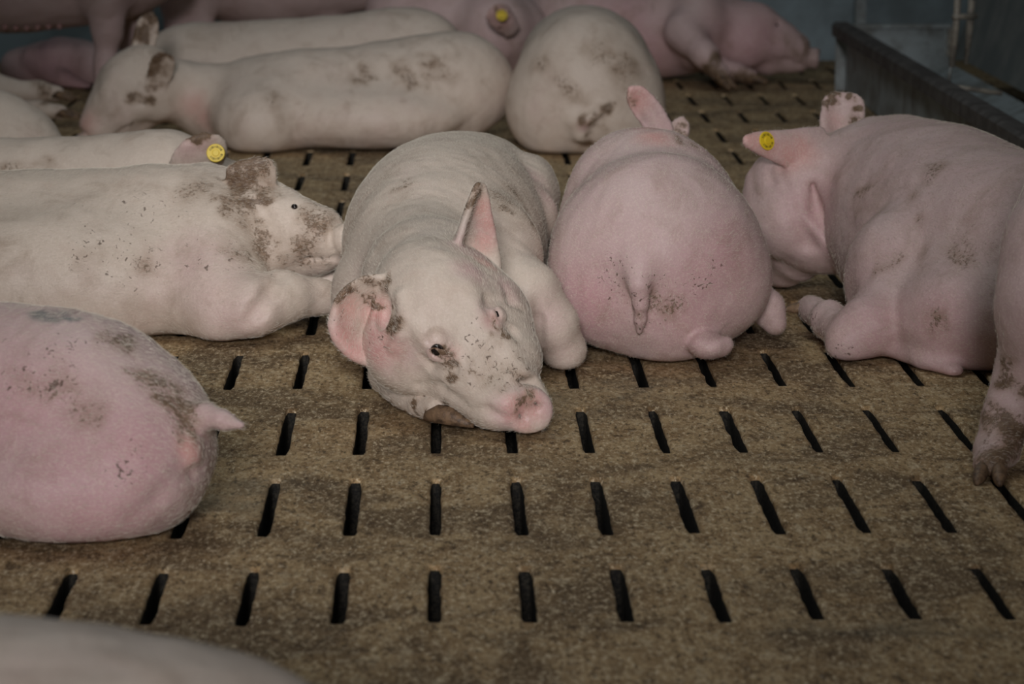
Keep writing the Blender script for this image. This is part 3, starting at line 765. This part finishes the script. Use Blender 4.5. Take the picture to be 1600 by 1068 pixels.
# --- pig standing at the right edge
def standing_right():
    b = Body()
    trunk(b, [S(1850, 300, 4.28, 200), S(2200, 290, 4.28, 210), S(2600, 300, 4.25, 200)], 0.06)
    b.chain([S(1715, 260, 4.40, 98), S(1665, 390, 4.22, 88), S(1650, 480, 4.18, 86), S(1602, 590, 4.20, 42), S(1572, 655, 4.18, 29), S(1556, 708, 4.15, 32)], 0.04)
    b.chain([S(1556, 705, 4.15, 32), S(1548, 728, 4.11, 30)], 0.02)
    b.chain([S(1800, 480, 4.3, 82), S(1790, 590, 4.35, 38), S(1780, 700, 4.3, 32)], 0.04)
    hooves(b, Q(1548, 734, 4.09), (-0.25, -0.95, -0.1), Z_, 0.8)
    b.dab('dirt_shade', [(1570, 640), (1580, 600), (1550, 730), (1565, 700), (1590, 660), (1540, 720)], 0.055, 0.85)
    b.hair = 30000
    b.build('pig', 'pig standing at the right edge, only its thigh and muddy hind leg showing', SKIN_P, 0.005)
standing_right()

# --- pig at the left lying on its side, head to the right
def left_pig():
    b = Body()
    trunk(b, [S(-330, 440, 5.45, 128), S(-100, 420, 5.45, 142), S(130, 405, 5.42, 136), S(300, 396, 5.38, 130)], 0.05)
    b.ell(Q(110, 440, 5.29), (0.28, 0.14, 0.13), None, 0.05)
    b.ell(Q(-360, 450, 5.38), (0.15, 0.17, 0.135), None, 0.05); b.chain([S(-330, 490, 5.2, 60), S(-250, 520, 5.08, 40), S(-180, 535, 5.02, 24)], 0.03); hooves(b, Q(-165, 540, 5.0), (0.95, -0.2, -0.1), Z_, 0.9)
    b.ell(Q(330, 412, 5.34), (0.10, 0.14, 0.140), None, 0.025)   # shoulder
    b.ell(Q(345, 465, 5.22), (0.085, 0.09, 0.08), None, 0.06)
    # foreleg
    b.chain([S(352, 488, 5.17, 44), S(400, 480, 5.15, 38), S(448, 464, 5.19, 35), S(500, 462, 5.23, 23), S(518, 464, 5.24, 20)], 0.035)
    b.chain([S(515, 438, 5.36, 17), S(490, 428, 5.38, 20), S(440, 430, 5.38, 24)], 0.02)
    # neck / head
    b.chain([S(335, 356, 5.42, 92), S(385, 350, 5.42, 78)], 0.035)
    O = Q(393, 350, 5.37); F = frame(view(0.87, -0.02, 0.49), view(0.45, 0.36, -0.8))
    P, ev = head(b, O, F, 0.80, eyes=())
    H_, n_ = b.hit(460, 322); b.ball(H_+n_*0.005, 0.008, 0.006, True); eye(b, H_-n_*0.0025, 0.006)
    b.ball(*S(440, 375, 5.33, 46), k=0.03)
    b.ear(Q(402, 312, 5.36), Q(386, 250, 5.33), view(1, 0.1, 0), view(0.2, 0.2, -0.9), 0.036, cup=0.35, vox=0.005, thick=0.0055, tipw=0.5)
    b.chain([S(405, 320, 5.29, 4), S(425, 370, 5.26, 5), S(432, 410, 5.26, 5)], 0.025, True)
    b.crease([(438, 426), (424, 452), (402, 486), (385, 505)], 0.010, 0.007, 0.02)
    b.dab('dirt_shade', [(395, 270), (380, 260), (420, 275), (410, 295), (370, 275), (400, 285)], 0.045, 1.1)
    b.dab('dirt_shade', [(375, 310), (400, 340), (420, 380), (365, 300)], 0.05, 0.6).dab('speck', [(240, 310), (230, 390), (330, 400), (180, 390), (370, 420), (260, 300)], 0.09, 0.5)
    b.dab('dirt_shade', [(240, 390), (380, 385), (310, 285), (450, 410)], 0.05, 0.4)
    b.dab('pink', [(330, 440), (350, 500), (300, 400)], 0.12, 0.5).dab('dirt_shade', [(500, 340), (480, 400), (520, 320)], 0.06, 0.6)
    b.hair = 50000
    b.build('pig', 'pig lying on its side at the left, muddy ear, muzzle behind the middle pig', SKIN, 0.005)
left_pig()

# --- rump at the lower left
def rump_left():
    b = Body()
    trunk(b, [S(-420, 650, 4.10, 168), S(-150, 658, 4.0, 182), S(40, 664, 3.93, 178), S(110, 672, 3.89, 168)], 0.05)
    b.ell(Q(200, 712, 3.84), (0.100, 0.125, 0.100), None, 0.045)
    b.ell(Q(165, 640, 3.92), (0.090, 0.13, 0.095), None, 0.045)
    b.ell(Q(235, 680, 3.88), (0.075, 0.12, 0.08), None, 0.04)
    b.ell(Q(110, 755, 3.80), (0.15, 0.11, 0.080), None, 0.04)
    b.chain([S(292, 660, 3.84, 26), S(322, 648, 3.80, 15), S(350, 656, 3.78, 11.5), S(378, 664, 3.76, 8.5)], 0.02)
    P_, n_ = b.hit(304, 708); b.ell(P_-n_*0.008, (0.015, 0.020, 0.026), None, 0.012)
    b.crease([(290, 740), (304, 738), (316, 731)], 0.006, 0.005)
    b.chain([S(290, 745, 3.73, 4), S(260, 780, 3.71, 5), S(215, 812, 3.70, 4)], 0.03, True)
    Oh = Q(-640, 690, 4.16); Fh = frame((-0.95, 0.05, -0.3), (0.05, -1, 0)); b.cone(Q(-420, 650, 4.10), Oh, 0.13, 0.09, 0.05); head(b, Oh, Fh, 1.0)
    b.ear(Q(-610, 615, 4.05), Q(-640, 520, 4.0), (1, 0, 0), (0, -1, 0), 0.05, vox=0.006, thick=0.006); b.ear(Q(-610, 610, 4.27), Q(-640, 520, 4.32), (1, 0, 0), (0, -1, 0), 0.05, vox=0.006, thick=0.006)
    b.dab('raw', [(303, 705), (310, 718)], 0.03, 0.8).dab('pink', [(100, 720), (200, 700), (40, 650), (150, 780)], 0.14, 0.75)
    b.dab('dirt_shade', [(270, 620), (285, 640), (262, 600), (240, 570), (200, 530)], 0.045, 0.65)
    b.dab('speck', [(270, 620), (280, 650), (250, 600), (80, 560), (110, 545), (60, 540), (60, 580), (210, 710), (190, 715), (200, 740)], 0.05, 0.7)
    b.dab('grey', [(78, 484), (88, 485), (96, 486)], 0.026, 2.2).dab('dirt_shade', [(100, 620), (85, 600)], 0.05, 0.35)
    b.hair = 45000
    b.build('pig', 'pink rump with a short tail at the lower left edge', SKIN_P, 0.005)
rump_left()

# --- back of a pig close to the camera, bottom left corner
def front_pig():
    b = Body()
    trunk(b, [Z(-900, 2.25, 0.160, 0.158), Z(-400, 2.22, 0.158, 0.162), Z(60, 2.20, 0.156, 0.161), Z(330, 2.21, 0.140, 0.148)], 0.04)
    b.ball(V(540, 2.22, 0.10), 0.118, 0.06)
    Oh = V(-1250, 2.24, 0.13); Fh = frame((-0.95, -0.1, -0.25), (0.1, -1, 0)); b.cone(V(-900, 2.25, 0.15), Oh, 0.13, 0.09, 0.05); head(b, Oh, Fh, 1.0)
    b.ear(V(-1200, 2.16, 0.2), V(-1220, 2.1, 0.3), (1, 0, 0), (0, -1, 0), 0.05, vox=0.006, thick=0.006); b.ear(V(-1200, 2.32, 0.2), V(-1220, 2.38, 0.3), (1, 0, 0), (0, -1, 0), 0.05, vox=0.006, thick=0.006)
    b.build('pig', 'blurred back of a pig close to the camera, bottom left corner', SKIN, 0.007)
front_pig()

# --- tagged pig behind the left pig
def behind_left():
    b = Body()
    trunk(b, [Z(-300, 6.05, 0.13, 0.125), Z(-50, 6.02, 0.13, 0.122), Z(130, 6.0, 0.135, 0.120), Z(260, 5.98, 0.15, 0.118)], 0.05)
    O = V(345, 5.98, 0.13); F = frame(view(0.95, -0.3, 0.05), view(0.0, 0.3, -0.95))
    b.cone(V(260, 5.98, 0.15), O, 0.112, 0.085, 0.05)
    head(b, O, F, 0.9)
    f, n, w_ = b.ear(Q(300, 262, 5.84), Q(332, 211, 5.80), view(1, 0.4, 0), view(0.1, 0.2, -0.9), 0.050, cup=0.25, vox=0.006, thick=0.0065, shape='round')
    ear_tag(b, Q(337, 239, 5.785), view(0.1, 0.05, 1), view(0, 1, 0), 0.0165)
    b.dab('pink', [(300, 235), (320, 225)], 0.05, 0.7).dab('dirt_shade', [(322, 213), (332, 212), (312, 215)], 0.022, 1.3).dab('dirt_shade', [(25, 262), (45, 262)], 0.05, 0.5)
    b.build('pig', 'pig with a round yellow tag in its ear, behind the left pig', SKIN, 0.006)
behind_left()

def far_left_back():
    b = Body()
    trunk(b, [Z(-300, 6.85, 0.15, 0.14), Z(-60, 6.8, 0.15, 0.14), Z(20, 6.78, 0.12, 0.12)], 0.05)
    b.ball(V(55, 6.75, 0.08), 0.085, 0.05)
    b.build('pig', 'pale back of a pig at the left edge, above the tagged pig', SKIN, 0.009)
far_left_back()

# --- long pig lying across the back, head at the left with both ears up
def back_long():
    b = Body()
    trunk(b, [S(360, 170, 8.1, 66), S(430, 164, 8.08, 78), S(560, 156, 8.08, 80), S(688, 138, 8.10, 84), S(724, 132, 8.12, 74)], 0.05)
    b.ell(Q(408, 186, 7.96), (0.12, 0.12, 0.098), None, 0.07)    # shoulder
    b.ell(Q(570, 182, 7.98), (0.25, 0.13, 0.09), None, 0.04)
    b.chain([S(310, 152, 8.10, 54), S(240, 132, 8.08, 44)], 0.04)
    O = Q(212, 125, 8.05); F = frame(view(-0.66, -0.70, 0.2), view(0.45, -0.2, 0.85))
    head(b, O, F, 0.90, eyes=())
    b.crease([(208, 160), (220, 158), (230, 164)], 0.012, 0.006)
    b.ear(Q(220, 85, 8.10), Q(236, 20, 8.10), view(1, 0, 0), view(0.8, 0, 0.5), 0.030, cup=0.5, vox=0.007, thick=0.007)
    b.ear(Q(243, 138, 7.98), Q(258, 84, 7.94), view(1, 0, 0), view(-0.6, 0, 0.6), 0.028, cup=0.4, vox=0.007, thick=0.007, tipw=0.4)
    b.chain([S(335, 100, 8.0, 4), S(300, 120, 7.99, 5), S(280, 160, 7.98, 4)], 0.03, True)
    b.dab('dirt_shade', [(235, 28), (240, 40), (228, 60)], 0.04, 1.2).dab('dirt_shade', [(255, 90), (250, 110), (258, 100)], 0.05, 1.2).dab('raw', [(125, 195), (295, 170), (310, 190)], 0.06, 0.6)
    b.dab('dirt_shade', [(680, 105), (700, 95), (560, 100), (430, 150), (640, 110)], 0.06, 0.5).dab('dirt_shade', [(220, 165), (210, 160)], 0.03, 0.8)
    b.build('pig', 'long pig lying across the back, head at left with two raised muddy ears', SKIN, 0.007)
back_long()
def back_long2():
    b = Body()
    trunk(b, [S(290, 105, 8.75, 62), S(400, 108, 8.75, 72), S(560, 98, 8.75, 74), S(640, 88, 8.75, 74)], 0.05)
    b.ball(*S(668, 80, 8.72, 55), k=0.05)
    b.chain([S(290, 105, 8.75, 60), S(230, 118, 8.75, 46)], 0.04)
    head(b, Q(225, 122, 8.76), frame((-0.85, 0.25, -0.35), (-0.2, -0.95, 0.1)), 0.75, eyes=())
    b.build('pig', 'pig lying just behind the long pig at the back', SKIN, 0.0095)
back_long2()

# --- rump in the middle distance
def back_rump():
    b = Body()
    trunk(b, [Z(915, 7.95, 0.185, 0.175), Z(912, 8.25, 0.19, 0.165), Z(905, 8.55, 0.19, 0.135), Z(905, 8.75, 0.19, 0.125)], 0.04)
    b.ball(*S(868, 170, 7.93, 78), k=0.06).ball(*S(960, 172, 7.93, 80), k=0.06)
    b.tail([(900, 190, 12), (912, 187, 9), (930, 178, 7.5), (946, 165, 6)], 0.6)
    b.ell(Q(905, 207, 7.80), (0.013, 0.016, 0.022), None, 0.03)
    Oh = V(905, 9.02, 0.15); Fh = frame((0.05, 0.92, -0.4), (-1, 0.05, 0)); b.cone(V(905, 8.75, 0.17), Oh, 0.11, 0.08, 0.05); head(b, Oh, Fh, 0.9)
    for sg in (-1, 1): b.ear(Oh+np.array([0.05*sg, -0.03, 0.06]), Oh+np.array([0.12*sg, -0.06, 0.085]), (0, 1, 0), (0, 0, -1), 0.035, vox=0.008, thick=0.008)
    b.dab('dirt_shade', [(910, 235), (930, 200), (945, 165), (915, 190), (945, 200)], 0.035, 0.9).dab('dirt_shade', [(980, 90), (990, 110), (840, 90), (870, 140), (950, 70)], 0.07, 0.4)
    b.dab('pink', [(905, 205)], 0.03, 1)
    b.build('pig', 'dirty rump of a pig in the background, above the pig right of the middle', SKIN, 0.0085)
back_rump()

# --- tagged pig right at the back, behind the background rump
def back_tag():
    b = Body()
    trunk(b, [S(790, 55, 9.7, 68), S(730, 30, 9.7, 62), S(640, 20, 9.7, 70)], 0.05)
    O = Q(800, 55, 9.5); F = frame(view(0.6, -0.7, 0.3), view(0.8, 0.5, 0.1))
    b.ball(*S(770, 45, 9.6, 60), k=0.04)
    b.ear(Q(802, 50, 9.42), Q(768, 12, 9.33), view(0.8, 0.7, 0), view(0.2, 0, -1), 0.036, cup=0.2, vox=0.008, thick=0.008, tipw=0.5)
    ear_tag(b, Q(784, 24, 9.31), view(0.1, 0.1, 1), view(0, 1, 0), 0.0165)
    b.dab('raw', [(785, 35), (775, 20), (795, 42)], 0.05, 0.5).dab('dirt_shade', [(768, 12)], 0.03, 0.8)
    b.build('pig', 'pig with a tagged ear at the top of the picture beside the blue wall', SKIN_P, 0.010)
back_tag()

# --- pig lying at the back right, snout towards the trough
def back_right():
    b = Body()
    trunk(b, [S(900, 30, 9.95, 80), S(985, 40, 9.9, 78), S(1080, 40, 9.85, 72)], 0.05)
    b.ell(Q(1090, 40, 9.75), (0.10, 0.12, 0.14), None, 0.03)
    b.chain([S(1120, 46, 9.8, 56), S(1165, 48, 9.78, 44)], 0.04)
    O = Q(1172, 48, 9.78); F = frame(view(0.95, -0.25, 0.05), view(0.0, 0.2, -0.95))
    head(b, O, F, 0.92)
    b.chain([S(1070, 50, 9.66, 34), S(1100, 85, 9.56, 20), S(1128, 118, 9.5, 13)], 0.03)
    b.chain([S(1110, 100, 9.66, 18), S(1150, 112, 9.6, 14), S(1172, 120, 9.56, 12)], 0.02)
    hooves(b, Q(1130, 124, 9.48), (0.6, -0.5, -0.4), Z_, 0.9); hooves(b, Q(1176, 122, 9.54), (0.9, -0.3, -0.1), Z_, 0.9)
    b.dab('dirt_shade', [(1130, 115), (1110, 95), (1160, 112), (1175, 118)], 0.07, 0.9).dab('dirt_shade', [(1255, 60), (1270, 80)], 0.06, 0.6)
    b.dab('pink', [(960, 60), (1160, 60), (1000, 90)], 0.2, 0.8)
    b.build('pig', 'pig lying at the back right with muddy forefeet, snout near the trough', SKIN_P, 0.009)
back_right()

# --- standing pigs along the top left
def back_standing():
    b = Body()
    trunk(b, [S(-120, -35, 9.4, 78), S(20, -32, 9.4, 80), S(130, -35, 9.4, 72), S(200, -40, 9.4, 66)], 0.05)
    b.chain([S(165, -10, 9.28, 44), S(168, 45, 9.28, 21), S(165, 100, 9.28, 15), S(160, 140, 9.26, 14)], 0.04)
    hooves(b, Q(158, 148, 9.24), (-0.4, -0.8, -0.2), Z_, 0.9)
    b.chain([S(205, -10, 9.55, 40), S(208, 60, 9.55, 20), S(205, 120, 9.55, 14)], 0.04)
    b.chain([S(-150, 0, 9.3, 44), S(-150, 60, 9.3, 20), S(-150, 130, 9.3, 14)], 0.04)
    b.ball(*S(240, -60, 9.4, 60), k=0.04)
    def teats(o):
        for i in range(6):
            x = 8+i*17; p = Q(x, 43+1.5*math.sin(i), 9.30); sphere_mesh('teat', p, 0.009, M_NIP, o, 10, 6)
    b.kids.append(teats)
    b.build('pig', 'pig standing at the top left, belly with teats and one leg in view', SKIN_P, 0.0095)
back_standing()
def under_standing():
    b = Body()
    trunk(b, [S(60, 112, 9.85, 42), S(110, 108, 9.85, 44), S(150, 115, 9.85, 40)], 0.04)
    b.ball(*S(95, 100, 9.8, 42), k=0.02); b.chain([S(55, 95, 9.8, 22), S(100, 125, 9.7, 16), S(135, 140, 9.66, 13)], 0.01)
    b.ball(*S(30, 105, 9.85, 30), k=0.02)
    b.dab('pink', [(100, 120), (60, 90)], 0.2, 0.9)
    b.build('pig', 'pig lying in the shade under the standing pig at top left', SKIN_P, 0.0095)
under_standing()
def stretched_feet():
    b = Body()
    trunk(b, [S(-230, 110, 8.75, 75), S(-90, 115, 8.75, 78)], 0.05)
    b.chain([S(-60, 130, 8.6, 45), S(0, 140, 8.62, 20), S(60, 144, 8.62, 15), S(88, 146, 8.62, 13)], 0.03)
    b.chain([S(-60, 150, 8.4, 40), S(0, 168, 8.42, 19), S(60, 172, 8.42, 14), S(95, 175, 8.42, 12)], 0.03)
    hooves(b, Q(94, 148, 8.61), view(0.95, -0.15, 0.1), Z_, 0.85); hooves(b, Q(101, 177, 8.41), view(0.95, -0.1, 0.1), Z_, 0.85)
    b.dab('dirt_shade', [(80, 146), (90, 175), (20, 140)], 0.06, 0.6)
    b.build('pig', 'pig mostly out of frame at the left, its two feet stretched to the right', SKIN, 0.009)
stretched_feet()
def back_standing2():
    b = Body()
    trunk(b, [S(300, -45, 10.0, 66), S(420, -28, 10.0, 66), S(520, -30, 10.0, 52), S(590, -28, 10.0, 36)], 0.05)
    b.chain([S(278, -10, 9.9, 34), S(276, 40, 9.9, 15), S(276, 110, 9.9, 13)], 0.03)
    b.chain([S(316, -10, 9.9, 32), S(316, 40, 9.9, 15), S(316, 110, 9.9, 13)], 0.03)
    b.chain([S(500, -20, 10.0, 40), S(520, 60, 10.0, 16), S(520, 110, 10.0, 13)], 0.03)
    b.build('pig', 'pig standing far back along the top edge, two legs and belly showing', SKIN_P, 0.0095)
back_standing2()
# ------------------------------------------------------------------ feed trough and pipe at the right
def trough():
    e = bpy.data.objects.new('feed_trough', None); col.objects.link(e)
    A = np.array([1.228, 9.52, 0.2]); B = np.array([1.228, 6.25, 0.2])
    e.location = ((A[0]+B[0])/2, (A[1]+B[1])/2, 0); bpy.context.view_layer.update()
    tag(e, 'long grey metal feed trough with a dark front rim at the top right', 'feed trough')
    d = unit(B-A); n = np.array([-d[1], d[0], 0]) if (-d[1]) > 0 else np.array([d[1], -d[0], 0])   # n points to the wall
    if n[0] < 0: n = -n
    def prism(name, prof, s0, s1, mat, smooth=False):
        """profile points (across, height) swept along the trough from s0 to s1 metres"""
        vs = []
        for s_ in (s0, s1):
            for (q, z) in prof: vs.append((A[0]+d[0]*s_+n[0]*q, A[1]+d[1]*s_+n[1]*q, z))
        m = len(prof); fs = [tuple(range(m)), tuple(range(2*m-1, m-1, -1))]
        for i in range(m): j = (i+1) % m; fs.append((i, i+m, j+m, j))
        o = mesh_obj(name, vs, fs, mat, e, smooth); 
        import bmesh
        bm = bmesh.new(); bm.from_mesh(o.data); bmesh.ops.recalc_face_normals(bm, faces=bm.faces); bm.to_mesh(o.data); bm.free()
        return o
    Ln = np.linalg.norm(B-A)
    prism('front_plate', [(0.030, 0.003), (0.036, 0.003), (0.036, 0.19), (0.030, 0.19)], 0.0, Ln, M_GALV)
    r = prism('rim', [(-0.010, 0.172), (0.034, 0.168), (0.046, 0.176), (0.046, 0.204), (0.038, 0.214), (0.0, 0.214), (-0.010, 0.206)], -0.03, Ln, M_RIM); r['label'] = 'dark worn rim bar'
    prism('end_plate', [(0.0, 0.003), (0.37, 0.003), (0.37, 0.20), (0.0, 0.20)], -0.012, 0.0, M_GALV)
    prism('end_flange', [(0.03, 0.196), (0.375, 0.196), (0.375, 0.208), (0.03, 0.208)], -0.035, 0.010, M_GALV)
    prism('bracket', [(0.345, 0.11), (0.365, 0.11), (0.365, 0.195), (0.345, 0.195)], 0.0, 0.02, M_PIPE)
    prism('end_plate', [(0.036, 0.003), (0.37, 0.003), (0.37, 0.17), (0.036, 0.17)], Ln-0.012, Ln, M_GALV)
    prism('basin', [(0.036, 0.02), (0.36, 0.02), (0.36, 0.085), (0.28, 0.055), (0.12, 0.055), (0.036, 0.11)], 0.0, Ln-0.012, M_GALV)
    prism('feed_residue', [(0.06, 0.05), (0.33, 0.05), (0.30, 0.066), (0.2, 0.072), (0.12, 0.066)], 1.7, Ln-0.02, M_FEED)
    prism('back_plate', [(0.37, 0.110), (0.382, 0.110), (0.56, 0.66), (0.548, 0.66)], -0.012, Ln, M_WALLR)
    return A, d, n
TA, Td, Tn = trough()
def tube(name, pts, r, mat, parent, seg=12):
    vs, fs = [], []
    for i, p in enumerate(pts):
        t = unit(np.asarray(pts[min(i+1, len(pts)-1)])-np.asarray(pts[max(i-1, 0)]))
        a = unit(np.cross(t, (0.3, 0.9, 0.1))); c = np.cross(t, a)
        for j in range(seg): th = 2*math.pi*j/seg; vs.append(np.asarray(p)+(a*math.cos(th)+c*math.sin(th))*(r[i] if hasattr(r, '__len__') else r))
    for i in range(len(pts)-1):
        for j in range(seg): q = (j+1) % seg; fs.append((i*seg+j, i*seg+q, i*seg+seg+q, i*seg+seg+j))
    fs += [tuple(range(seg-1, -1, -1)), tuple(range((len(pts)-1)*seg, len(pts)*seg))]
    return mesh_obj(name, vs, fs, mat, parent)
def pipe():
    Yp = 7.85
    b0 = Q(1482, 128, Yp); e = bpy.data.objects.new('drinker_pipe', None); col.objects.link(e); e.location = (b0[0], b0[1], b0[2]); bpy.context.view_layer.update()
    tag(e, 'upright metal drinker pipe with a cross bracket above the trough', 'pipe')
    tube('pipe', [Q(1487, 104, Yp), Q(1494, 40, Yp), Q(1500, -60, Yp)], [0.0085, 0.009, 0.0095], M_PIPE, e)
    tube('nozzle', [Q(1482, 130, Yp), Q(1486, 102, Yp)], 0.0055, M_GALV, e)
    tube('pipe', [Q(1509, 100, Yp+0.05), Q(1516, 40, Yp+0.05), Q(1522, -60, Yp+0.05)], [0.006, 0.009, 0.0095], M_PIPE, e)
    tube('bracket', [Q(1490, 27, Yp-0.012), Q(1526, 25, Yp+0.02)], 0.0075, M_PIPE, e)
    tube('crossbar', [Q(1454, 130, Yp-0.05), Q(1500, 137, Yp-0.06), Q(1566, 146, Yp-0.08)], 0.0065, M_PIPE, e)
pipe()
po = box('corner_post', (V(1335, 10.45, 0.3)[0], 10.40, 0), (V(1352, 10.45, 0.3)[0], 10.44, 0.9), M_GALV, None, 0.003)
tag(po, 'grey upright post in the back corner behind the trough', 'post')
print('script seconds', round(time.time()-T0, 1))
